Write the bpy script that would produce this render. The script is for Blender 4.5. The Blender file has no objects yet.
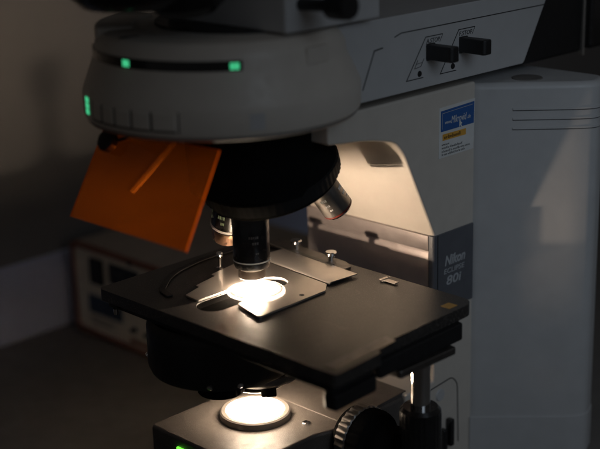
import bpy, bmesh, math, random
from mathutils import Vector, Matrix
random.seed(7)
S = bpy.context.scene
COL = S.collection
MM = 0.001
R = math.radians

# ---------------------------------------------------------------- camera
def V(x, y, z): return Vector((x * MM, y * MM, z * MM))
PITCH, AZ, ROLL = R(17.2415), R(45.1075), R(-1.5228)
_h = Vector((-math.sin(AZ), math.cos(AZ), 0)); _r0 = Vector((math.cos(AZ), math.sin(AZ), 0))
_fw = _h * math.cos(PITCH) + Vector((0, 0, -math.sin(PITCH))); _u0 = _r0.cross(_fw)
_r = _r0 * math.cos(ROLL) + _u0 * math.sin(ROLL); _u = _u0 * math.cos(ROLL) - _r0 * math.sin(ROLL)
cd = bpy.data.cameras.new('camera'); cam = bpy.data.objects.new('camera', cd); COL.objects.link(cam)
cd.sensor_fit = 'HORIZONTAL'; cd.sensor_width = 36; cd.lens = 36 * 1324.45 / 600
cd.clip_start = 0.02; cd.clip_end = 60
_m = Matrix.Identity(4)
for i in range(3):
    _m[i][0], _m[i][1], _m[i][2] = _r[i], _u[i], -_fw[i]
_m.translation = V(761.6, -701.6, 377.0)
cam.matrix_world = _m
cd.dof.use_dof = True; cd.dof.focus_distance = 1.115; cd.dof.aperture_fstop = 3.4
S.camera = cam

# ---------------------------------------------------------------- world, lamps, exposure
w = bpy.data.worlds.new('World'); S.world = w; w.use_nodes = True
bg = w.node_tree.nodes['Background']; bg.inputs[0].default_value = (1.0, 0.95, 0.92, 1); bg.inputs[1].default_value = 0.034
def area(name, loc, target, size, power, color):
    l = bpy.data.lights.new(name, 'AREA'); l.shape = 'RECTANGLE'; l.size = size[0]; l.size_y = size[1]; l.energy = power; l.color = color
    o = bpy.data.objects.new(name, l); COL.objects.link(o); o.location = loc
    o.rotation_euler = (Vector(target) - Vector(loc)).to_track_quat('-Z', 'Y').to_euler()
    return o
wl = area('cool_fill_light', (0.85, -0.08, 0.42), (0.10, 0.27, -0.02), (0.45, 0.45), 0.16, (0.72, 0.85, 1.0)); wl.data.spread = R(62)  # added cool fill lamp, narrowed onto the rear housing; no window stands there
S.view_settings.view_transform = 'Standard'; S.view_settings.look = 'None'
S.view_settings.exposure = 0; S.view_settings.gamma = 1
S.cycles.use_denoising = True
S.cycles.max_bounces = 10; S.cycles.transparent_max_bounces = 12
S.cycles.caustics_reflective = True
S.cycles.sample_clamp_indirect = 80
LAMP = (1.0, 0.775, 0.57)

# ---------------------------------------------------------------- materials
def mat(name, col, rough=0.5, metal=0.0, var=0.08, scale=60, bump=0.0, bscale=900, specks=0.0, emit=None, estr=0, coat=0.0, trans=0.0, spec=None, rvar=0.08):
    m = bpy.data.materials.new(name); m.use_nodes = True
    nt = m.node_tree; N = nt.nodes; L = nt.links; b = N['Principled BSDF']
    b.inputs['Base Color'].default_value = (*col, 1); b.inputs['Roughness'].default_value = rough; b.inputs['Metallic'].default_value = metal
    b.inputs['Coat Weight'].default_value = coat; b.inputs['Transmission Weight'].default_value = trans
    if spec is not None: b.inputs['Specular IOR Level'].default_value = spec
    tc = N.new('ShaderNodeTexCoord')
    n = N.new('ShaderNodeTexNoise'); n.inputs['Scale'].default_value = scale; n.inputs['Detail'].default_value = 6; L.new(tc.outputs['Object'], n.inputs['Vector'])
    mr = N.new('ShaderNodeMapRange'); mr.inputs[1].default_value = 0.3; mr.inputs[2].default_value = 0.7; mr.inputs[3].default_value = 1 - var; mr.inputs[4].default_value = 1 + var
    L.new(n.outputs['Fac'], mr.inputs[0])
    mul = N.new('ShaderNodeVectorMath'); mul.operation = 'SCALE'; mul.inputs[0].default_value = col; L.new(mr.outputs[0], mul.inputs['Scale'])
    out = mul.outputs[0]
    if specks > 0:
        v = N.new('ShaderNodeTexNoise'); v.inputs['Scale'].default_value = 850; v.inputs['Detail'].default_value = 1; L.new(tc.outputs['Object'], v.inputs['Vector'])
        r2 = N.new('ShaderNodeMapRange'); r2.inputs[1].default_value = 0.60; r2.inputs[2].default_value = 0.67; r2.inputs[4].default_value = specks; L.new(v.outputs['Fac'], r2.inputs[0])
        # hair-fine scratches and fibres
        wv = N.new('ShaderNodeTexVoronoi'); wv.feature = 'DISTANCE_TO_EDGE'; wv.inputs['Scale'].default_value = 16; L.new(tc.outputs['Object'], wv.inputs['Vector'])
        n3 = N.new('ShaderNodeTexNoise'); n3.inputs['Scale'].default_value = 30; n3.inputs['Detail'].default_value = 3; L.new(tc.outputs['Object'], n3.inputs['Vector'])
        add3 = N.new('ShaderNodeVectorMath'); add3.operation = 'MULTIPLY_ADD'; add3.inputs[1].default_value = (0.03, 0.03, 0.03); L.new(n3.outputs['Color'], add3.inputs[0]); L.new(tc.outputs['Object'], add3.inputs[2]); L.new(add3.outputs[0], wv.inputs['Vector'])
        r3 = N.new('ShaderNodeMapRange'); r3.inputs[1].default_value = 0.011; r3.inputs[2].default_value = 0.0; r3.inputs[4].default_value = specks * 0.9; L.new(wv.outputs['Distance'], r3.inputs[0])
        s3 = N.new('ShaderNodeMath'); s3.operation = 'MULTIPLY'; r4 = N.new('ShaderNodeMapRange'); r4.inputs[1].default_value = 0.56; r4.inputs[2].default_value = 0.66; L.new(n3.outputs['Fac'], r4.inputs[0]); L.new(r3.outputs[0], s3.inputs[0]); L.new(r4.outputs[0], s3.inputs[1])
        mx = N.new('ShaderNodeMath'); mx.operation = 'MAXIMUM'; L.new(r2.outputs[0], mx.inputs[0]); L.new(s3.outputs[0], mx.inputs[1])
        mix = N.new('ShaderNodeMix'); mix.data_type = 'RGBA'; L.new(mx.outputs[0], mix.inputs[0]); L.new(out, mix.inputs[6]); mix.inputs[7].default_value = (0.42, 0.38, 0.34, 1)
        out = mix.outputs[2]
    L.new(out, b.inputs['Base Color'])
    rr = N.new('ShaderNodeMapRange'); rr.inputs[1].default_value = 0.3; rr.inputs[2].default_value = 0.7; rr.inputs[3].default_value = max(0.02, rough - rvar); rr.inputs[4].default_value = min(1, rough + rvar)
    n2 = N.new('ShaderNodeTexNoise'); n2.inputs['Scale'].default_value = scale * 2.3; n2.inputs['Detail'].default_value = 5; L.new(tc.outputs['Object'], n2.inputs['Vector'])
    L.new(n2.outputs['Fac'], rr.inputs[0]); L.new(rr.outputs[0], b.inputs['Roughness'])
    if bump > 0:
        nb = N.new('ShaderNodeTexNoise'); nb.inputs['Scale'].default_value = bscale; nb.inputs['Detail'].default_value = 3; L.new(tc.outputs['Object'], nb.inputs['Vector'])
        bp = N.new('ShaderNodeBump'); bp.inputs['Strength'].default_value = bump; bp.inputs['Distance'].default_value = 0.0004; L.new(nb.outputs['Fac'], bp.inputs['Height']); L.new(bp.outputs[0], b.inputs['Normal'])
    if emit:
        b.inputs['Emission Color'].default_value = (*emit, 1); b.inputs['Emission Strength'].default_value = estr
    return m

M = {}
M['shell'] = mat('ivory_enamel', (0.60, 0.55, 0.485), 0.46, bump=0.10, bscale=1400, var=0.03)
M['shell_grey'] = mat('grey_enamel', (0.50, 0.50, 0.50), 0.45, bump=0.10, bscale=1400, var=0.03)
M['base'] = mat('dark_textured_paint', (0.088, 0.078, 0.070), 0.40, bump=0.5, bscale=1300, var=0.10, specks=0.10)
M['underside'] = mat('grey_underside_paint', (0.16, 0.15, 0.14), 0.55, bump=0.1)
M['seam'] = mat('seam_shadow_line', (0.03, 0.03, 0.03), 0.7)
M['stage'] = mat('black_anodised', (0.030, 0.027, 0.025), 0.37, spec=0.75, bump=0.03, bscale=1500, var=0.15, specks=0.22, rvar=0.02)
M['black'] = mat('black_plastic', (0.010, 0.010, 0.011), 0.45, bump=0.1)
M['void'] = mat('slot_shade_black', (0.0018, 0.0017, 0.0016), 0.9, spec=0.0)  # near-black chosen to hold shade inside the stage slot
M['semi'] = mat('satin_dark_metal', (0.20, 0.185, 0.17), 0.40, 0.85)
M['gripblack'] = mat('ribbed_black_rubber', (0.018, 0.018, 0.018), 0.6, spec=0.15)
M['gloss'] = mat('black_lacquer', (0.008, 0.008, 0.009), 0.24, coat=0.4)
M['rubber'] = mat('black_rubber', (0.010, 0.010, 0.010), 0.8, bump=0.3, spec=0.0)
M['steel'] = mat('brushed_steel', (0.64, 0.59, 0.54), 0.29, 0.8, rvar=0.015, var=0.05)
M['chrome'] = mat('chrome', (0.75, 0.74, 0.73), 0.10, 1.0)
M['dullmetal'] = mat('dull_grey_metal', (0.22, 0.21, 0.20), 0.42, 1.0)
M['brass'] = mat('dull_brass', (0.05, 0.038, 0.03), 0.5, 0.2, spec=0.3)
M['copper'] = mat('copper_metal', (0.62, 0.40, 0.28), 0.3, 1.0)
M['strip'] = mat('pinkish_satin_metal', (0.43, 0.375, 0.36), 0.42, 0.5, bump=0.2, bscale=1600, var=0.05)
M['navy'] = mat('navy_plate', (0.105, 0.11, 0.125), 0.4)
M['letter'] = mat('silver_lettering', (0.42, 0.44, 0.46), 0.5)
M['blackletter'] = mat('black_lettering', (0.015, 0.015, 0.015), 0.6)
M['paper'] = mat('white_label', (0.70, 0.70, 0.68), 0.5)
M['blue'] = mat('blue_label', (0.022, 0.105, 0.34), 0.45)
M['amber'] = mat('amber_label', (0.70, 0.36, 0.05), 0.5)
M['gold'] = mat('gold_label', (0.55, 0.33, 0.08), 0.5)
M['green'] = mat('green_lit_digits', (0.05, 0.4, 0.2), 0.5, emit=(0.06, 0.62, 0.27), estr=0.85)
M['led'] = mat('green_pilot_lamp', (0.1, 0.7, 0.1), 0.4, emit=(0.16, 1.0, 0.05), estr=1.6)
M['greenletter'] = mat('green_marking', (0.45, 0.62, 0.40), 0.5)
M['white'] = mat('white_marking', (0.75, 0.74, 0.72), 0.5)
M['red'] = mat('red_ring', (0.13, 0.022, 0.016), 0.4)
M['lens'] = mat('lit_condenser_lens', (0.9, 0.9, 0.9), 0.2, emit=LAMP, estr=9500)
M['field'] = mat('lit_field_lens', (0.9, 0.9, 0.9), 0.2, emit=LAMP, estr=200)
M['ring'] = mat('pale_metal_ring', (0.17, 0.155, 0.14), 0.4, 0.3)
M['wall'] = mat('painted_wall', (0.225, 0.218, 0.215), 0.85, var=0.04, scale=5, bump=0.1, bscale=300)
M['wall_low'] = mat('pale_blue_wall_light', (0.60, 0.64, 0.84), 0.8, var=0.04, scale=5)  # cool light on the lower wall, put into the colour
M['table'] = mat('grey_laminate', (0.20, 0.185, 0.172), 0.55, var=0.08, scale=30)
M['cream'] = mat('cream_panel', (0.80, 0.74, 0.62), 0.55)
M['maroon'] = mat('maroon_trim', (0.27, 0.11, 0.075), 0.55)
M['cabinet'] = mat('beige_cabinet', (0.42, 0.36, 0.30), 0.6)
M['display'] = mat('dark_display', (0.02, 0.024, 0.026), 0.3)
M['bluebox'] = mat('blue_display', (0.04, 0.07, 0.12), 0.4)

def clear_mat(name, col, transp, transl, rough, gloss=0.08):
    m = bpy.data.materials.new(name); m.use_nodes = True; nt = m.node_tree; N = nt.nodes; L = nt.links; N.clear()
    out = N.new('ShaderNodeOutputMaterial'); tr = N.new('ShaderNodeBsdfTransparent'); tl = N.new('ShaderNodeBsdfTranslucent'); gl = N.new('ShaderNodeBsdfGlossy')
    tr.inputs[0].default_value = (*transp, 1); tl.inputs[0].default_value = (*col, 1); gl.inputs[0].default_value = (1, 1, 1, 1); gl.inputs['Roughness'].default_value = rough
    tc = N.new('ShaderNodeTexCoord'); n = N.new('ShaderNodeTexNoise'); n.inputs['Scale'].default_value = 120; n.inputs['Detail'].default_value = 5; L.new(tc.outputs['Object'], n.inputs[0])
    mr = N.new('ShaderNodeMapRange'); mr.inputs[1].default_value = 0.35; mr.inputs[2].default_value = 0.65; mr.inputs[3].default_value = transl * (1 - gloss); mr.inputs[4].default_value = min(1, transl * (1 + gloss)); L.new(n.outputs['Fac'], mr.inputs[0])
    a = N.new('ShaderNodeMixShader'); L.new(mr.outputs[0], a.inputs[0]); L.new(tr.outputs[0], a.inputs[1]); L.new(tl.outputs[0], a.inputs[2])
    fr = N.new('ShaderNodeFresnel'); fr.inputs[0].default_value = 1.49
    ge = N.new('ShaderNodeNewGeometry'); su = N.new('ShaderNodeMath'); su.operation = 'SUBTRACT'; su.use_clamp = True; L.new(fr.outputs[0], su.inputs[0]); L.new(ge.outputs['Backfacing'], su.inputs[1])
    b = N.new('ShaderNodeMixShader'); L.new(su.outputs[0], b.inputs[0]); L.new(a.outputs[0], b.inputs[1]); L.new(gl.outputs[0], b.inputs[2])
    L.new(b.outputs[0], out.inputs[0]); return m
M['orange'] = clear_mat('orange_acrylic', (0.90, 0.40, 0.05), (0.78, 0.37, 0.11), 0.030, 0.10, 0.05)
M['orange_edge'] = clear_mat('orange_acrylic_edge', (1.0, 0.36, 0.05), (0.8, 0.25, 0.04), 0.9, 0.2, 0.05)
M['glass'] = clear_mat('frosted_glass', (0.95, 0.93, 0.90), (0.95, 0.95, 0.95), 0.16, 0.05, 0.25)

M['frost'] = clear_mat('reflection_bar_frost', (0.95, 0.9, 0.85), (0.9, 0.9, 0.9), 0.16, 0.3, 0.05)  # for the bar that stands in for a reflection on the shield

# ---------------------------------------------------------------- mesh helpers (all sizes in millimetres)
def link(name, me, m, parent=None, bevel=0, seg=2, smooth=True, angle=35):
    o = bpy.data.objects.new(name, me); COL.objects.link(o)
    for mm_ in (m if isinstance(m, (list, tuple)) else [m]): me.materials.append(mm_)
    if parent: o.parent = parent
    if smooth:
        for p in me.polygons: p.use_smooth = True
        me.set_sharp_from_angle(angle=R(angle))
    if bevel:
        b = o.modifiers.new('bevel', 'BEVEL'); b.width = bevel * MM; b.segments = seg; b.limit_method = 'ANGLE'; b.angle_limit = R(35); b.harden_normals = True
    return o
def obj(name, bm, m, parent=None, bevel=0, seg=2, smooth=True, angle=35):
    bmesh.ops.scale(bm, vec=(MM, MM, MM), verts=bm.verts)
    bmesh.ops.recalc_face_normals(bm, faces=bm.faces)
    me = bpy.data.meshes.new(name); bm.to_mesh(me); bm.free()
    return link(name, me, m, parent, bevel, seg, smooth, angle)
def BM(): return bmesh.new()
def add_box(bm, a, b, mtx=None):
    (x0, y0, z0), (x1, y1, z1) = a, b
    vs = [bm.verts.new(p) for p in ((x0,y0,z0),(x1,y0,z0),(x1,y1,z0),(x0,y1,z0),(x0,y0,z1),(x1,y0,z1),(x1,y1,z1),(x0,y1,z1))]
    for f in ((0,3,2,1),(4,5,6,7),(0,1,5,4),(1,2,6,5),(2,3,7,6),(3,0,4,7)): bm.faces.new([vs[i] for i in f])
    if mtx: bmesh.ops.transform(bm, matrix=mtx, verts=vs)
    return vs
def add_prism(bm, loops, d0, d1, fn):
    """loops of 2d points (outer first, then holes) extruded from d0 to d1; fn(a,b,d) gives the 3d point"""
    caps = []
    for d in (d0, d1):
        edges = []; rings = []
        for lp in loops:
            vs = [bm.verts.new(fn(a, b, d)) for a, b in lp]; rings.append(vs)
            for i in range(len(vs)): edges.append(bm.edges.new((vs[i], vs[(i + 1) % len(vs)])))
        if len(loops) == 1: bm.faces.new(rings[0])
        else: bmesh.ops.triangle_fill(bm, use_beauty=True, use_dissolve=False, edges=edges)
        caps.append(rings)
    for ra, rb in zip(*caps):
        n = len(ra)
        for i in range(n): bm.faces.new((ra[i], ra[(i+1) % n], rb[(i+1) % n], rb[i]))
XY = lambda a, b, d: (a, b, d)
YZ = lambda a, b, d: (d, a, b)
XZ = lambda a, b, d: (a, d, b)
def round_poly(pts, rad, seg=6):
    out = []; n = len(pts)
    rads = rad if isinstance(rad, (list, tuple)) else [rad] * n
    for i in range(n):
        p0, p, p1 = Vector(pts[i-1]), Vector(pts[i]), Vector(pts[(i+1) % n]); r = rads[i]
        if r <= 0: out.append(tuple(p)); continue
        a = (p0 - p); b = (p1 - p); la, lb = a.length, b.length; a.normalize(); b.normalize()
        k = min(r, la * 0.48, lb * 0.48); s, e = p + a * k, p + b * k
        for j in range(seg + 1):
            t = j / seg; out.append(tuple(s * (1-t)**2 + p * 2 * t * (1-t) + e * t * t))
    return out
def capsule(x, y0, y1, r, n=14):
    return [(x + r * math.cos(t), y1 + r * math.sin(t)) for t in [math.pi * i / n for i in range(n + 1)]] + \
           [(x + r * math.cos(t), y0 + r * math.sin(t)) for t in [math.pi + math.pi * i / n for i in range(n + 1)]]
def circ(x, y, r, n=32): return [(x + r * math.cos(2*math.pi*i/n), y + r * math.sin(2*math.pi*i/n)) for i in range(n)]
def frame(origin, axis):
    q = Vector(axis).normalized().to_track_quat('Z', 'Y')
    return Matrix.Translation(Vector(origin)) @ q.to_matrix().to_4x4()
def add_lathe(bm, prof, mtx=None, n=64, knurl=0, kfrom=None):
    """profile of (r, z) turned about z; knurl: depth of the ribs on radii above kfrom"""
    rings = []; new = []
    for r, z in prof:
        if r < 1e-6:
            v = bm.verts.new((0, 0, z)); rings.append([v]); new.append(v)
        else:
            ring = []
            for i in range(n):
                rr = r - (knurl if (knurl and kfrom is not None and r >= kfrom and i % 4 in (0, 1)) else 0)
                t = 2 * math.pi * i / n; v = bm.verts.new((rr * math.cos(t), rr * math.sin(t), z)); ring.append(v); new.append(v)
            rings.append(ring)
    for a, b in zip(rings, rings[1:]):
        for i in range(n):
            j = (i + 1) % n
            if len(a) == 1 and len(b) == 1: break
            if len(a) == 1: bm.faces.new((a[0], b[j], b[i]))
            elif len(b) == 1: bm.faces.new((a[i], a[j], b[0]))
            else: bm.faces.new((a[i], a[j], b[j], b[i]))
    if mtx: bmesh.ops.transform(bm, matrix=mtx, verts=new)
    return new
def lathe(name, prof, m, parent=None, origin=(0,0,0), axis=(0,0,1), n=64, bevel=0, knurl=0, kfrom=None, angle=35):
    bm = BM(); add_lathe(bm, prof, frame(origin, axis), n, knurl, kfrom); return obj(name, bm, m, parent, bevel, angle=angle)
def box(name, a, b, m, parent=None, bevel=0, mtx=None, seg=2):
    bm = BM(); add_box(bm, a, b, mtx); return obj(name, bm, m, parent, bevel, seg)
def prism(name, loops, d0, d1, fn, m, parent=None, bevel=0, seg=2):
    bm = BM(); add_prism(bm, loops if isinstance(loops[0][0], (list, tuple)) else [loops], d0, d1, fn); return obj(name, bm, m, parent, bevel, seg)
def add_tube(bm, pts, r, n=10):
    rings = []
    pts = [Vector(p) for p in pts]
    for i, p in enumerate(pts):
        d = (pts[min(i+1, len(pts)-1)] - pts[max(i-1, 0)]).normalized()
        q = d.to_track_quat('Z', 'Y')
        rings.append([bm.verts.new(p + q @ Vector((r*math.cos(2*math.pi*k/n), r*math.sin(2*math.pi*k/n), 0))) for k in range(n)])
    for a, b in zip(rings, rings[1:]):
        for k in range(n): bm.faces.new((a[k], a[(k+1)%n], b[(k+1)%n], b[k]))
    bm.faces.new(rings[0]); bm.faces.new(rings[-1])
def add_strip(bm, pts, wd, fn, d0, d1):
    """a thin raised line along 2d points, wd wide, between depths d0 and d1"""
    pts = [Vector(p) for p in pts]; rows = []
    for i, p in enumerate(pts):
        da = (p - pts[i-1]).normalized() if i else None; db = (pts[i+1] - p).normalized() if i < len(pts)-1 else None
        d = ((da or db) + (db or da)).normalized(); k = 1 / max(0.4, d.dot(da or db)); nrm = Vector((-d.y, d.x)) * wd / 2 * k
        rows.append([bm.verts.new(fn(*q, e)) for q, e in ((p+nrm, d0), (p-nrm, d0), (p-nrm, d1), (p+nrm, d1))])
    for r0, r1 in zip(rows, rows[1:]):
        for k in range(4): bm.faces.new((r0[k], r0[(k+1) % 4], r1[(k+1) % 4], r1[k]))
    bm.faces.new(rows[0]); bm.faces.new(rows[-1][::-1])
def text_mesh(name, body, size, m, parent, mtx, shear=0.0, bold=0.0, width=None, extrude=0.15):
    cu = bpy.data.curves.new(name, 'FONT'); cu.body = body; cu.size = size; cu.shear = shear; cu.offset = bold; cu.extrude = extrude; cu.resolution_u = 3
    t = bpy.data.objects.new(name, cu); COL.objects.link(t)
    me = bpy.data.meshes.new_from_object(t.evaluated_get(bpy.context.evaluated_depsgraph_get()))
    bpy.data.objects.remove(t)
    if width:
        xs = [v.co.x for v in me.vertices]; k = width / (max(xs) - min(xs)); x0 = min(xs)
        for v in me.vertices: v.co.x = (v.co.x - x0) * k
    me.transform(mtx); me.transform(Matrix.Scale(MM, 4))
    me.name = name
    return link(name, me, m, parent, smooth=False)
def thing(name, label, cat, loc=(0,0,0), group=None):
    o = bpy.data.objects.new(name, None); COL.objects.link(o); o['label'] = label; o['category'] = cat; o.empty_display_size = 0.02
    if group: o['group'] = group
    return o
def part_frame_side(x): # local (a right, b up) on a face of constant X looking from +X: a -> +Y, b -> +Z
    return Matrix(((0,0,1,x),(1,0,0,0),(0,1,0,0),(0,0,0,1)))

# ---------------------------------------------------------------- setting: table, wall
TZ = -205
def struct(o): o['kind'] = 'structure'; return o
struct(box('table', (-502, -1400, TZ - 30), (1500, 2600, TZ), M['table'], bevel=2))
struct(box('wall', (-552, -1500, -900), (-502, 3200, 1600), M['wall']))
struct(box('wall_light_zone', (-501.8, -1500, TZ), (-495, 3200, -112), M['wall_low'], bevel=2))  # added thin sheet; its pale blue stands in for a cool-lit zone of wall

# ================================================================ MICROSCOPE
mic = thing('microscope', 'large ivory laboratory microscope with black stage, lit lamp and orange shield', 'microscope')

# ---- base
bp = round_poly([(-58,-72),(38,-72),(61,-44),(61,6),(68,30),(68,198),(-71,198),(-71,60),(-58,40)], [7,10,10,6,6,4,4,6,6])
base = prism('base', bp, TZ, -115, XY, M['base'], mic, bevel=4, seg=3)
ramp = [(37,-116),(39,-114.4),(118,-111),(118,-116)]
prism('base_ramp', ramp, -50, 66, YZ, M['base'], mic, bevel=0.6)
lathe('cap_screw', [(0,1.0),(3.0,1.0),(3.8,0.5),(4.0,-1)], M['chrome'], mic, (40.5,18,-114.6), n=32)
b_ = BM(); add_box(b_, (-4.5,-74,-130), (4.5,-71.6,-123)); pl = obj('pilot_light', b_, M['led'], mic, bevel=1)
pl.location = V(-17, 0, 0)
# field lens
ringp = [(22.5,-1),(22.5,0.4),(24.0,2.0),(25.2,2.4),(25.6,5.4),(29.0,5.6),(30.3,4.6),(30.5,-1),(22.5,-1)]
fl = lathe('field_lens', [(0,2.2),(8,2.0),(15,1.4),(20,0.5),(22.4,-0.4),(22.4,-1),(0,-1)], M['field'], mic, (-3,0,-114.5), n=64)
lathe('lens_ring', ringp, M['ring'], fl, (-3,0,-114.5), n=96)
# side switches on the base
sp = BM(); add_strip(sp, round_poly([(142,-150),(142,-119),(176,-116),(184,-124),(186,-184)], [0,2,4,8,0])[0:], 0.9, YZ, 71, 71.5)
obj('panel_seam', sp, M['seam'], mic)
for yy, zz in ((160,-173),(170,-166)):
    bm = BM(); add_box(bm, (71,yy-2.8,zz-15), (78,yy+2.8,zz+12)); sw = obj('lever_switch', bm, M['gloss'], mic, bevel=1.5)
lathe('round_button', [(0,1.2),(5.2,1.2),(6,0)], M['shell_grey'], mic, (71,159,-128), (1,0,0), n=32)

# ---- column
colp = round_poly([(150,-112),(150,25),(110.5,104),(99,117.5),(66,125),(20,130),(20,152),(206,152),(206,TZ+0.4),(112,TZ+0.4),(112,-112)], [0,3,3.5,8,12,0,3,3,0,0,0])
column = prism('column', colp, -80, 71, YZ, M['shell'], mic, bevel=3.5, seg=4)
strip_prof = [(-81.5,-150),(-81.5,25)]
bm = BM()
add_prism(bm, [round_poly([(148.2,-100),(148.2,8),(148.9,10),(147.8,12),(147.4,24.4),(150.6,24.4),(150.6,-100)],0)], -81, 66, YZ)
obj('front_strip', bm, M['strip'], mic, bevel=0.5)
npl = prism('name_plate', round_poly([(66.4,147.6),(72.6,147.6),(72.6,203.5),(66.4,203.5)], [0,3.0,1,0]), -47, 24.8, XY, M['navy'], mic, bevel=0.5)
box('plate_groove', (72.4,152.4,-46.6), (72.75,153.4,24.4), M['black'], npl)
def side_text(name, body, size, m, par, y, z, x, width, shear=0, bold=0.0):
    return text_mesh(name, body, size, m, par, part_frame_side(x) @ Matrix.Translation((y, z, 0)), shear, bold, width)
side_text('lettering', 'Nikon', 12.5, M['letter'], npl, 162.5, -5.5, 72.7, 29, 0.25, 0.38)
side_text('lettering', 'ECLIPSE', 6.6, M['letter'], npl, 161.5, -13.2, 72.7, 29, 0.15, 0.05)
side_text('lettering', '80i', 11.5, M['letter'], npl, 165, -24.0, 72.7, 21, 0.15, 0.18)

# label on the column
stick = prism('sticker', [(155.0,92.5),(203.0,93.0),(204.5,137.5),(155.5,136.5)], 71, 71.35, YZ, M['paper'], mic)
prism('blue_field', [(157.5,115.5),(203,115.8),(203.4,135),(157.5,133.5)], 71.2, 71.5, YZ, M['blue'], stick)
prism('amber_bar', [(160,107.5),(192,107.5),(192,113),(160,113)], 71.2, 71.5, YZ, M['amber'], stick)
side_text('lettering', 'www.', 4.6, M['paper'], stick, 163.0, 121.5, 71.5, 8.5, 0.2)
side_text('lettering', 'Mikrovid', 9.0, M['paper'], stick, 171.5, 121.0, 71.5, 21, 0.25)
side_text('lettering', '.de', 4.6, M['paper'], stick, 193.3, 121.5, 71.5, 5, 0.2)
bm = BM(); add_prism(bm, [[(182.5,121.8),(182.5,115.8),(184,117.2),(185.4,115.2),(186.2,116),(184.8,118),(186.6,118.6)]], 71.4, 71.7, YZ); obj('pointer_mark', bm, M['paper'], stick)
bm = BM()
def print_line(bm, y, z, words, h):
    for wl in words:
        for k in range(wl):
            hh = h * random.choice((0.62, 0.62, 0.66, 1.0)); add_box(bm, (71.2, y, z), (71.5, y + 0.42, z + hh))
            if random.random() < 0.6: add_box(bm, (71.2, y + 0.42, z + hh - 0.35), (71.5, y + 0.85, z + hh))
            if random.random() < 0.5: add_box(bm, (71.2, y + 0.42, z), (71.5, y + 0.8, z + 0.35))
            y += 1.15
        y += 0.9
for zz, ws in ((103.2,(9,)),(100.2,(7,1,15)),(97.2,(10,2,8,5,6)),(94.4,(2,4,8,3,2,5))): print_line(bm, 159, zz, ws, 1.9)
print_line(bm, 162, 108.9, (4, 15), 2.9)
for v in bm.verts:
    if v.co.z > 108: v.co.x += 0.2
obj('printed_lines', bm, M['blackletter'], stick, smooth=False)
bm = BM(); add_strip(bm, [(159.6,117.5),(159.6,131.3),(201.5,132.7)], 0.4, YZ, 71.4, 71.6); obj('frame_line', bm, M['letter'], stick, smooth=False)

# ---- rear housing
a43 = R(43)
def facet(s): return (71 + s*math.cos(a43), 203 + s*math.sin(a43))
rp = round_poly([facet(0), facet(92), (facet(107)[0]-1, facet(107)[1]+3), (139,306), (-140,306), (-152,284), (-71,203)], [6,14,12,12,10,10,3], 8)
rear = prism('rear_housing', rp, TZ + 0.3, 150, XY, M['shell_grey'], mic, bevel=6, seg=4)
rp2 = [(x*1.008, 203 + (y-203)*1.0 - 1.0) for x, y in rp]
prism('skirt', round_poly([(71.5,202), (facet(92)[0]+1.2, facet(92)[1]-1.2), (facet(107)[0]+0.4, facet(107)[1]+3), (139.5,305), (72,305)], [0,14,12,8,0], 8), TZ + 0.2, -165, XY, M['shell_grey'], rear, bevel=0.8)
mf = Matrix.Translation((71,203,0)) @ Matrix.Rotation(a43, 4, 'Z')
vent_path = [facet(34)] + [p for p in rp if p[0] > facet(76)[0] and p[1] < 291]
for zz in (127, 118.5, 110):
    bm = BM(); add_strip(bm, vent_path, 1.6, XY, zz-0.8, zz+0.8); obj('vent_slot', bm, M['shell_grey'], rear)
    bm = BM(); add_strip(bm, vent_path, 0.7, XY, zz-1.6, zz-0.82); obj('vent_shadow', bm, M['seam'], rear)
lathe('top_plug', [(0,1.2),(13,1.2),(14,0),(14,-1)], M['underside'], rear, (92,252,149.6), n=40)

# ---- arm with its controls
armp = round_poly([(10,160),(263,160),(301,223),(10,223)], [2,3,3,3])
arm = prism('arm', armp, -70, 80, YZ, M['shell_grey'], mic, bevel=2.5, seg=3)
bm = BM(); add_strip(bm, [(88,206.5),(96,208.8),(293,208.8)], 0.8, YZ, 79.9, 80.3); obj('seam_line', bm, M['seam'], arm, smooth=False)
bm = BM(); add_strip(bm, [(50,170),(64,199),(74,200)], 1.0, YZ, 79.9, 80.3); obj('seam_line', bm, M['seam'], arm, smooth=False)
for o0, letter in ((0, 'A.STOP'), (43, 'F.STOP')):
    y0 = 103.5 + o0; zt = 201.5 if o0 == 0 else 202; zb = 169 if o0 == 0 else 168.5
    tl, tr, bl, br = (y0+23, zt), (y0+45, zt), (y0-1, zb), (y0+20, zb)
    bm = BM(); add_strip(bm, [br, bl, tl, tr], 0.7, YZ, 80, 80.25); add_strip(bm, [tr, (y0+41, zt-6)], 0.35, YZ, 80, 80.25)
    add_strip(bm, [(y0+13,184),(y0+9,177.5),(y0+17,178.5),(y0+21,184.5)], 0.4, YZ, 80, 80.25); add_strip(bm, [(y0+11,181),(y0+19,181.5)], 0.35, YZ, 80, 80.25)
    pn = obj('control_panel', bm, M['blackletter'], arm, smooth=False)
    side_text('lettering', letter, 5.2, M['blackletter'], arm, y0+23.8, zt-5.4, 80.02, 17.5, 0.15, 0.05)
    lathe('index_screw', [(0,0.6),(2.2,0.6),(2.6,0)], M['black'], arm, (80,y0+15.5,172.6), (1,0,0), n=20)
    lv = prism('control_lever', round_poly([(79,y0+23.5),(106,y0+21.5),(108,y0+24),(108,y0+31),(106,y0+33),(79,y0+32)],1.5,4), 183, 195.5, XY, M['black'], arm, bevel=1.2)
    box('lever_base', (79.8,y0+23.5,182), (82,y0+33.5,196), M['gloss'], arm, bevel=0.6)

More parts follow.
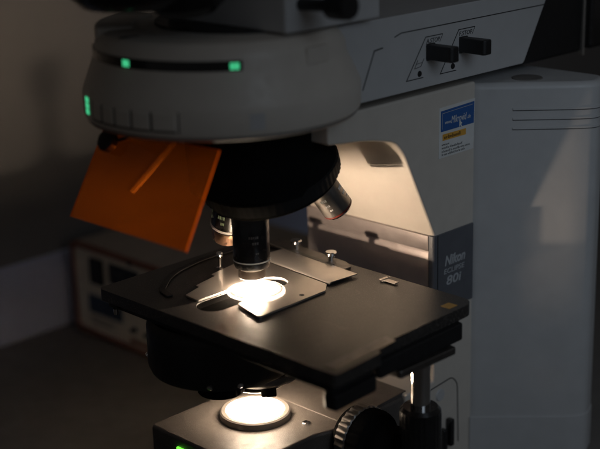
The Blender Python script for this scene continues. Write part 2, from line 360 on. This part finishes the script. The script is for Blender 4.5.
# ---- lamp housing behind the arm
lhp = [(268,156),(285,190),(303,228),(312,300),(372,300),(364,156)]
lh = prism('lamp_housing', lhp, -40, 74, YZ, M['black'], mic, bevel=3)
box('edge_trim', (70,364.5,152), (75.5,367,320), M['steel'], lh, bevel=0.6, mtx=Matrix.Identity(4))
box('rear_box', (-60,367.3,158), (82,470,330), M['gloss'], lh, bevel=4)

# ---- turret housing (round front of the head)
hp = [(0,158.5),(60,158),(98,157.2),(104,157.8),(107,160),(108,164),(108,178),(107.4,181),(99,202),(98.0,205)]
hp2 = [(97.2,212),(96.4,215),(94,220.5),(91,223.6),(86,225.2),(60,225.8),(0,226)]
th = lathe('turret_housing', hp + hp2, M['shell'], mic, (0,-24,0), n=160, angle=28)
th.scale = (1,1,1)
def on_cyl(deg, rad, z): t = R(deg); return (rad*math.cos(t), -24 + rad*math.sin(t), z)
def cyl_patch(bm, d0, d1, z0, z1, rad, thick, n=8):
    lp = [(d0 + (d1-d0)*i/n) for i in range(n+1)]
    pts = [(d, rad) for d in lp] + [(d, rad+thick) for d in lp[::-1]]
    add_prism(bm, [[(r_*math.cos(R(d)), -24 + r_*math.sin(R(d))) for d, r_ in pts]], z0, z1, XY)
bm = BM(); cyl_patch(bm, 228, 327, 205.2, 212.6, 96.9, 1.5, 60); obj('dial_band', bm, M['gloss'], th, bevel=0.4)
for d0 in (272.3, 321.8):
    bm = BM()
    for k in range(2): cyl_patch(bm, d0 + 2.0*k, d0 + 2.0*k + 1.7, 206.4, 211.2, 98.2, 0.6)
    obj('number_window', bm, M['green'], th)
bm = BM(); 
for k, zz in enumerate((165.6, 170.2, 174.8)): cyl_patch(bm, 246.3, 250.3, zz, zz+3.6, 107.7, 0.8)
obj('number_window', bm, M['green'], th)
for d0, d1 in ((255.5,262.5),(263.5,271),(272,280),(281,289.2),(290.2,300)):
    bm = BM(); cyl_patch(bm, d0, d1, 164.4, 177.0, 107.0, 1.9); obj('grip_pad', bm, M['shell'], th, bevel=0.9)
    bm = BM(); add_prism(bm, [[(a_*math.cos(R(q)), -24 + a_*math.sin(R(q))) for q, a_ in ((d0-.75,107.4),(d0-.1,107.4),(d0-.1,108.5),(d0-.75,108.5))]], 164, 177.3, XY); obj('grip_groove', bm, M['seam'], th, smooth=False)
    bm = BM(); cyl_patch(bm, d0, d1, 163.3, 164.2, 107.4, 0.95); obj('grip_groove', bm, M['seam'], th, smooth=False)
bm = BM(); cyl_patch(bm, 301, 301.4, 163, 178, 107.5, 0.8); obj('grip_groove', bm, M['seam'], th, smooth=False)
bm = BM(); cyl_patch(bm, 328, 334, 164, 176, 107.7, 0.4); obj('maker_tab', bm, M['shell_grey'], th)
bm = BM(); cyl_patch(bm, 190, 243, 206, 228.5, 66, 29.6, 20); obj('rear_cover', bm, M['shell'], th, bevel=3, seg=4)
bm = BM(); cyl_patch(bm, 191, 242.6, 217.5, 218.1, 90, 5.8, 20); obj('cover_seam', bm, M['seam'], th, smooth=False)
bm = BM(); cyl_patch(bm, 357, 371, 203, 216, 94, 5.2); obj('side_tab', bm, M['shell'], th, bevel=1.5)
bm = BM(); add_box(bm, (-8,-1.2,0), (8,1.2,0.8)); im = obj('index_mark', bm, M['black'], th)
im.matrix_local = Matrix.Translation(V(*on_cyl(268,86,225.0))) @ Matrix.Rotation(R(258),4,'Z')
# underside plate
lathe('rim_dimming_ring', [(60,156.4),(104.6,156.2),(105.6,157.2),(105.2,158.6),(60,158.0)], M['underside'], mic, (0,-24,0), n=128)  # darker ring added to mute the brightly lit lower rim of the housing
prism('underside_plate', round_poly([(-62,-70),(62,-70),(70,40),(-70,40)],20,8), 150, 158.2, XY, M['underside'], mic, bevel=3, seg=3)

# ---- viewing head
vh = prism('viewing_head', round_poly([(-40,-43),(92,-43),(94,56),(-40,56)], 3), 226.8, 330, XY, M['shell_grey'], mic, bevel=3)
lathe('dovetail', [(0,-2),(72,-2),(72,1.2),(0,1.2)], M['black'], vh, (8,-2,226.4), n=64)
lathe('slide_knob', [(0,-3),(4.6,-3),(4.6,26),(9.2,28),(9.8,31),(9.8,44),(8.8,46.5),(0,46.5)], M['black'], vh, (94,-28,247), (1,0,0.04), n=40, knurl=0.5, kfrom=9.5)
lathe('eyepiece_body', [(0,-6),(36,-5),(52,-1),(60,8),(62,20),(62,70),(0,70)], M['gloss'], mic, (-3,-88,253), (0,-0.10,1), n=80)
lathe('eyepiece_body', [(0,-5),(20,-4),(27,2),(29,12),(29,60),(0,60)], M['gloss'], mic, (34,-84,247), (0,-0.12,1), n=60)

# ---- nosepiece and objectives
BETA, YAW, H = R(20), R(-10), 175.0
nax = Vector((math.sin(BETA)*math.sin(YAW), math.sin(BETA)*math.cos(YAW), -math.cos(BETA)))
apex = Vector((0, 0, H))
nose = lathe('nosepiece', [(0,20),(48,26),(52,40),(53,60),(55,70),(57,78),(57.5,92),(56,95),(50,98.5),(24,107),(0,109)], M['rubber'], mic, apex, nax, n=96)
lathe('grip_ring', [(57,79.5),(58.8,80.5),(58.8,91),(57,92)], M['gripblack'], nose, apex, nax, n=240, knurl=0.4, kfrom=58)
lathe('nosepiece_mount', [(0,88),(51,88),(52,92),(55,140),(58,151),(0,151)], M['rubber'], mic, (0,5,0), n=96)
def objective(k, prof_parts):
    q = Matrix.Rotation(2*math.pi*k/6, 4, nax); d = q @ Vector((0,0,-1))
    mt = frame(apex, d)
    root = None
    for nm, prof, m_ in prof_parts:
        bm = BM(); add_lathe(bm, prof, mt, 56); o = obj(nm, bm, m_, root if root else mic, angle=30)
        if root is None: root = o
    return root, mt
def marks(root, mt, m_, rad, rows, a0, step=9.0):
    bm = BM()
    for (z, n_, h_) in rows:
        a = a0
        for i in range(n_):
            wd = random.choice((2.5, 4.5, 6)); 
            p0, p1 = R(a), R(a + wd)
            add_prism(bm, [[(rad*math.cos(p0), rad*math.sin(p0)), (rad*math.cos(p1), rad*math.sin(p1)), ((rad+.15)*math.cos(p1), (rad+.15)*math.sin(p1)), ((rad+.15)*math.cos(p0), (rad+.15)*math.sin(p0))]], z, z + h_, lambda a_, b_, c_: tuple(mt @ Vector((a_, b_, c_))))
            a += wd + 2.2
    obj('printed_marking', bm, m_, root, smooth=False)
# working objective, straight down
root, mt = objective(0, [
  ('objective', [(0,98),(13,98),(15.2,106),(15.3,146),(15.3,148.0),(15.0,151),(14.2,153.6),(12.2,154.2),(0,154.2)], M['gloss']),
  ('white_ring', [(15.2,146.6),(15.45,146.7),(15.45,147.7),(15.2,147.8)], M['letter']),
  ('front_tip', [(11.6,153.8),(11.7,154.6),(11.2,155.4),(11.3,156),(11.6,162.2)], M['brass']),
  ('front_bounce_ring', [(11.6,162.2),(11.0,163.2),(4.2,163.4),(3.4,162.4),(0,162.4)], M['white'])])  # white underside added to bounce light down onto the specimen holder
marks(root, mt, M['dullmetal'], 15.3, ((124,5,2.0),(129,3,2.0),(138,2,1.4)), 200); marks(root, mt, M['dullmetal'], 15.3, ((124,3,3.0),(131,2,2.0)), 285); marks(root, mt, M['dullmetal'], 15.3, ((124,5,2.0),(129,3,2.0),(138,2,1.4)), 20); marks(root, mt, M['dullmetal'], 15.3, ((124,5,2.0),(129,3,2.0)), 110)
# one turned to the right
root, mt = objective(4, [
  ('objective', [(0,96),(12.5,96),(13.4,108),(13.6,137),(13.3,138.8)], M['semi']),
  ('red_ring', [(13.3,138.6),(13.6,138.8),(13.5,140.0),(12.9,140.4)], M['red']),
  ('front_tip', [(12.9,140.8),(12.2,142),(6,142.4),(5,140.8),(0,140.8)], M['chrome'])])
for a0 in (30, 120, 210, 300): marks(root, mt, M['white'], 13.6, ((120,4,2.4),(126,3,2.0),(131,2,1.4)), a0)
# one behind
root, mt = objective(1, [
  ('objective', [(0,96),(13,96),(14.6,106),(14.8,138),(14.4,140)], M['gloss']),
  ('white_ring', [(14.6,136.2),(15.0,136.4),(15.0,138.8),(14.6,139)], M['white']),
  ('front_tip', [(13.9,139.4),(13.4,142),(12.6,151),(11.4,153),(5,153),(0,152)], M['copper'])])
for a0 in (10, 70, 130, 190, 250, 310): marks(root, mt, M['greenletter'], 14.8, ((116,4,3.0),(122,4,3.0),(128,3,2.6)), a0)
objective(2, [('objective', [(0,96),(12.5,96),(13.8,106),(14,134),(12,140),(10,146),(0,146)], M['gloss']), ('front_tip', [(11,138),(9.6,147),(6,149),(0,149)], M['chrome'])])
objective(3, [('objective', [(0,96),(12.5,96),(13.8,106),(14,124),(12,128),(0,128)], M['gloss'])])

# ---- orange light shield
P = [Vector(p) for p in ((-61,-133,83),(68,-126,80),(66,-88,147),(-58,-97,147))]
nrm = (P[1]-P[0]).cross(P[3]-P[0]).normalized()
bm = BM(); lo = [bm.verts.new(p - nrm*0.8) for p in P]; hi = [bm.verts.new(p + nrm*0.8) for p in P]
bm.faces.new(lo); bm.faces.new(hi[::-1])
for i in range(4):
    f = bm.faces.new((lo[i], lo[(i+1)%4], hi[(i+1)%4], hi[i])); f.material_index = 1
shield = obj('light_shield', bm, [M['orange'], M['orange_edge']], mic, smooth=False)
mid = lambda u_, v_: (P[0]*(1-u_)+P[1]*u_)*(1-v_) + (P[3]*(1-u_)+P[2]*u_)*v_
lathe('thumb_screw', [(0,-1),(3,-1),(3,2),(8.4,2.5),(8.8,4),(8.6,8),(7,9),(0,9)], M['black'], shield, mid(0.13,0.86)+nrm*1.3, nrm, n=32, knurl=0.4, kfrom=8.5)
bm = BM(); add_tube(bm, [mid(0.13,0.86)+nrm*4, mid(0.24,0.92)+nrm*4, mid(0.32,1.02)+nrm*3], 1.3); obj('screw_wire', bm, M['black'], shield)
bm = BM(); q0, q1 = mid(0.40,0.42)-nrm*3.6, mid(0.60,1.0)-nrm*3.6
add_tube(bm, [q0, q1], 1.7, 8); obj('reflection_bar', bm, M['frost'], shield)  # translucent tube added in place of a soft diagonal reflection

# ---- stage
outer = round_poly([(-103,-82),(171,-82),(168,-30),(158,-27),(155,99),(-103,103)], [6,4,2,2,14,8])
slot = capsule(2, -46, 20, 13.6)
stage = prism('stage', [outer, slot], -10, 0, XY, M['stage'], mic, bevel=0.9)
under = round_poly([(-92,-74),(165,-78),(164,-34),(150,-28),(148,90),(-92,92)], 6)
prism('lower_plate', [under, capsule(2,-46,20,16)], -17.5, -10.4, XY, M['black'], stage, bevel=0.8)
prism('front_block', round_poly([(156,-80),(169,-80),(166,-32),(150,-30)],3), -30, -17.8, XY, M['black'], stage, bevel=1)
prism('corner_foot', round_poly([(-96,-78),(-84,-78),(-84,-60),(-96,-60)],2), -16, -10.2, XY, M['black'], stage, bevel=1)
lathe('foot_screw', [(0,-2),(2,-2),(2.4,0),(2.4,3)], M['chrome'], stage, (-88,-76,-19.5), n=20)
bm = BM(); add_prism(bm, [capsule(2,-46,20,13.45), circ(3,-3,9.2)], -8, -5, XY)
obj('slot_shade_floor', bm, M['void'], stage)  # black floor added so the slot reads as dark
prism('slot_shade_wall', [capsule(2,-46,20,13.55), capsule(2,-46,20,12.9)], -9.5, -0.5, XY, M['void'], stage)  # black wall added to keep the slot in shade beside the lit tip
# vernier scale let into the right edge
vs = prism('vernier_scale', round_poly([(153,-76),(166,-76),(162,-6),(150,-4)],0), -0.3, 0.5, XY, M['dullmetal'], stage, bevel=0.2)
bm = BM()
for i in range(16): 
    y = -72 + i*4.2; x = 153.4 - (y+76)*0.042
    add_box(bm, (x+1, y, 0.45), (x + (7.5 if i % 5 == 0 else 4.5), y+0.5, 0.62))
obj('graduation', bm, M['letter'], vs, smooth=False)
prism('gold_tag', [(141,72),(150,72),(150,82),(141,82)], 0, 0.3, XY, M['gold'], stage)
bm = BM(); add_strip(bm, [(4,0),(20,0)], 5, XY, 1, 1.8); add_strip(bm, [(4,0),(7,0)], 9, XY, 1.85, 2.4); add_box(bm, (5,-4,0), (8,4,1))
tb = obj('index_tab', bm, M['steel'], stage); tb.matrix_local = Matrix.Translation(V(62,88,0)) @ Matrix.Rotation(R(-2),4,'Z')

# specimen holder on the stage
holder_out = round_poly([(-12.6,-50),(-30,-48),(-36,-28),(-41,-27),(-46.5,-1),(-52,0),(-57.5,32),(-60,56),(40,47),(50,35),(52,-43),(41,-40),(17,-34),(16.5,20),(12,30),(2,34),(-8,30),(-12.6,20)], [2,1.5,0.6,0.6,0.6,0.6,1,0.5,2,2,9,9,4,4,4,4,4,4])
hold = prism('specimen_holder', holder_out, 0.3, 2.0, XY, M['steel'], mic, bevel=0.45)
bm = BM(); add_prism(bm, [[(52,0.6),(52,1.9),(54,3.0),(84,3.0),(84,2.1),(55,2.1)]], -60, 37, YZ)
o = obj('raised_plate', bm, M['steel'], hold, bevel=0.3); o.matrix_local = Matrix.Translation(V(0,0,0)) @ Matrix.Rotation(R(-5),4,'Z')
bar = prism('clamp_bar', round_poly([(-80,88),(14,80),(26,83),(26,93),(14,99),(-78,107)],2), 0.4, 2.4, XY, M['dullmetal'], hold, bevel=0.6)
prism('bar_ridge', round_poly([(-78,88.5),(13,81),(13,85.5),(-78,93)],1), 2.4, 3.6, XY, M['stage'], hold, bevel=0.5)
for x, y in ((-46,97.5),(1,93.5)):
    lathe('thumb_screw', [(0,7.6),(4.6,7.6),(5.2,6.8),(5.2,4.6),(4.4,3.8),(2.4,3.6),(2.0,-4)], M['chrome'], hold, (x,y,2.6), n=32)
bm = BM(); add_strip(bm, round_poly([(-40,-56),(-56,-52),(-82,-20),(-92,30),(-86,72)],[0,18,26,26,0],8), 6, XY, 0.3, 1.6); obj('spring_arm', bm, M['black'], hold, bevel=0.6)
lathe('holder_pin', [(0,14.2),(2.4,14.2),(2.8,13.4),(2.8,10.8),(2.2,10),(1.3,8),(1.2,1.5),(3.0,0.6),(3.0,0)], M['chrome'], hold, (-58.5,16,2.0), n=28)
lathe('hole_plug', [(0,0.25),(2.2,0.25),(2.4,-0.4)], M['black'], hold, (43,14,2.0), n=20)

# ---- stage drive
bm = BM(); add_prism(bm, [round_poly([(150,-6),(166,-6),(167,60),(148,62)],3)], -30, -24, XY)
sd = obj('stage_drive', bm, M['dullmetal'], mic, bevel=1)
lathe('drive_shaft', [(0,-28),(13,-28),(13,-33),(8,-34),(8,-80)], M['chrome'], sd, (142,46,0), n=40)
prism('drive_rack', round_poly([(146,-26),(163,-26),(161,76),(146,78)],3), -24.2, -10.2, XY, M['black'], sd, bevel=1)
lathe('drive_knob', [(0,-77),(14,-77),(16.6,-80),(17,-84),(17,-118),(15.5,-120),(15.5,-122),(18.5,-124),(18.5,-152),(0,-152)], M['gloss'], sd, (142,46,0), n=96, knurl=0.5, kfrom=16.9)
lathe('bracket_screw', [(0,-2.4),(2.2,-2.4),(2.6,0)], M['chrome'], sd, (158,56,-30), n=20)

# ---- focus knob
fk = lathe('focus_knob', [(0,66),(24,66),(26.5,70),(27.5,74),(27.5,92),(26,96),(21,98),(20,101),(20,116),(18,119),(0,119)], M['rubber'], mic, (0,46,-126), (1,0,0), n=120, knurl=0.8, kfrom=27)
lathe('knob_rim', [(27.2,72),(28.8,72.6),(28.8,82),(27.2,83)], M['dullmetal'], fk, (0,46,-126), (1,0,0), n=120, knurl=0.9, kfrom=28)

# ---- condenser
cdn = lathe('condenser', [(0,-18),(58,-18),(61,-22),(62,-26),(62,-59),(60,-64),(44,-69),(0,-69)], M['black'], mic, (-20,-20,0), n=96)
lathe('aperture_ring', [(18,-68),(20,-69),(20,-77),(19,-78.5),(0,-78.5)], M['rubber'], cdn, (-2,-38,0), n=80, knurl=0.8, kfrom=19.5)
lathe('lens_barrel', [(33,-66),(34,-67),(34,-72),(32.5,-74.5),(25,-75.5),(20,-74),(0,-73)], M['dullmetal'], cdn, (4,2,0), n=80)
lathe('condenser_stem', [(0,-20),(20,-20),(15,-10),(9.0,-6),(8.4,-3.4),(0,-3.4)], M['void'], cdn, (3,-3,0), n=48)
lathe('filter_holder', [(0,-73),(25,-73),(26,-74),(26,-80.6),(25,-81.4),(0,-81.4)], M['rubber'], cdn, (0,0,0), n=80)
lathe('bounce_disc', [(0,-81.2),(24.6,-81.2),(24.6,-82.2),(24,-82.6),(0,-82.6)], M['white'], cdn, (0,0,0), n=80)  # white disc added under the condenser to bounce lamp light onto the base
lathe('aperture_lever', [(0,0),(5.8,0),(6.4,1),(6.4,14),(5.6,15),(0,15)], M['rubber'], cdn, (24,-9,-70), (0.3,-0.25,-0.9), n=32)
for x, y, ax in ((-70,-56,(-0.6,-0.6,-0.5)), (18,-66,(0.4,-0.8,-0.4)), (32,-48,(0.8,-0.5,-0.3))):
    lathe('centring_screw', [(0,-3),(1.8,-3),(1.8,2),(2.4,2.4),(2.4,4.2),(1.8,4.6),(0,4.6)], M['chrome'], cdn, (x,y,-58), ax, n=20)
lathe('condenser_lens', [(8,-3.4),(8,-0.6),(7.2,0.4),(5.6,1.1),(3.2,1.6),(2.2,1.7)], M['glass'], cdn, (3,-3,0), n=48)
lathe('lit_lens_tip', [(2.2,1.6),(2.2,3.0),(1.8,3.6),(1.0,3.9),(0,4.0)], M['lens'], cdn, (3,-3,0), n=24)
prism('condenser_carrier', round_poly([(-50,20),(50,20),(45,148),(-45,148)],8), -62, -22, XY, M['black'], mic, bevel=3)

# ================================================================ specimen glass on the holder
sg = lathe('specimen_glass', [(24,0),(24.2,0.8),(23.2,1.6),(21.4,1.9),(20.4,1.7),(19,2.8),(14.5,4.6),(8,5.7),(0,6.0)], M['glass'], None, (0,0,0), n=64, angle=60)
sg.location = V(8, -4, 2.05)
sg['label'] = 'round clear glass dish glowing white on the stage under the objective'; sg['category'] = 'glass dish'

# ================================================================ power supply on the table by the wall
ps = thing('power_supply', 'boxy beige power supply with maroon trimmed cream front behind the stage', 'power supply')
box('cabinet', (-474,155,TZ+4), (-180,350,-93), M['cabinet'], ps, bevel=4)
rr_ = lambda a, b, c, d, r: round_poly([(a,c),(b,c),(b,d),(a,d)], r, 6)
bz = prism('front_bezel', [rr_(-475,-179,TZ+2,-92,11), rr_(-468.5,-185.5,TZ+8.5,-98,8)], 148, 155.5, XZ, M['maroon'], ps, bevel=1.5)
fp = prism('front_panel', rr_(-469,-185,TZ+8,-97.5,8), 150.5, 154.5, XZ, M['cream'], ps)
prism('power_switch', rr_(-437,-414,-136,-105,2), 146, 151, XZ, M['black'], fp, bevel=1)
prism('display_window', rr_(-404,-350,-130,-105,2), 149.3, 151, XZ, M['display'], fp, bevel=0.5)
prism('blue_window', rr_(-446,-384,-174,-152,2), 149.3, 151, XZ, M['bluebox'], fp, bevel=0.5)
bm = BM()
for x0, x1, z in ((-444,-400,-182),(-440,-405,-187)): add_box(bm, (x0,150.2,z), (x1,150.8,z+1.8))
obj('printed_lines', bm, M['dullmetal'], fp, smooth=False)
box('red_stripe', (-372,149.9,-194), (-205,150.9,-188), M['maroon'], fp)
for x in (-362, -338): lathe('terminal_post', [(0,6),(2.6,6),(3,0)], M['black'], fp, (x,150.5,-176), (0,-1,0), n=20)
lathe('bezel_screw', [(0,1.5),(3,1.5),(3.4,0)], M['black'], bz, (-362,148.2,-96), (0,-1,0), n=20)
for x in (-455, -200): 
    lathe('foot', [(0,0.1),(7,0.1),(8,5)], M['rubber'], ps, (x,170,TZ), n=24); lathe('foot', [(0,0.1),(7,0.1),(8,5)], M['rubber'], ps, (x,330,TZ), n=24)
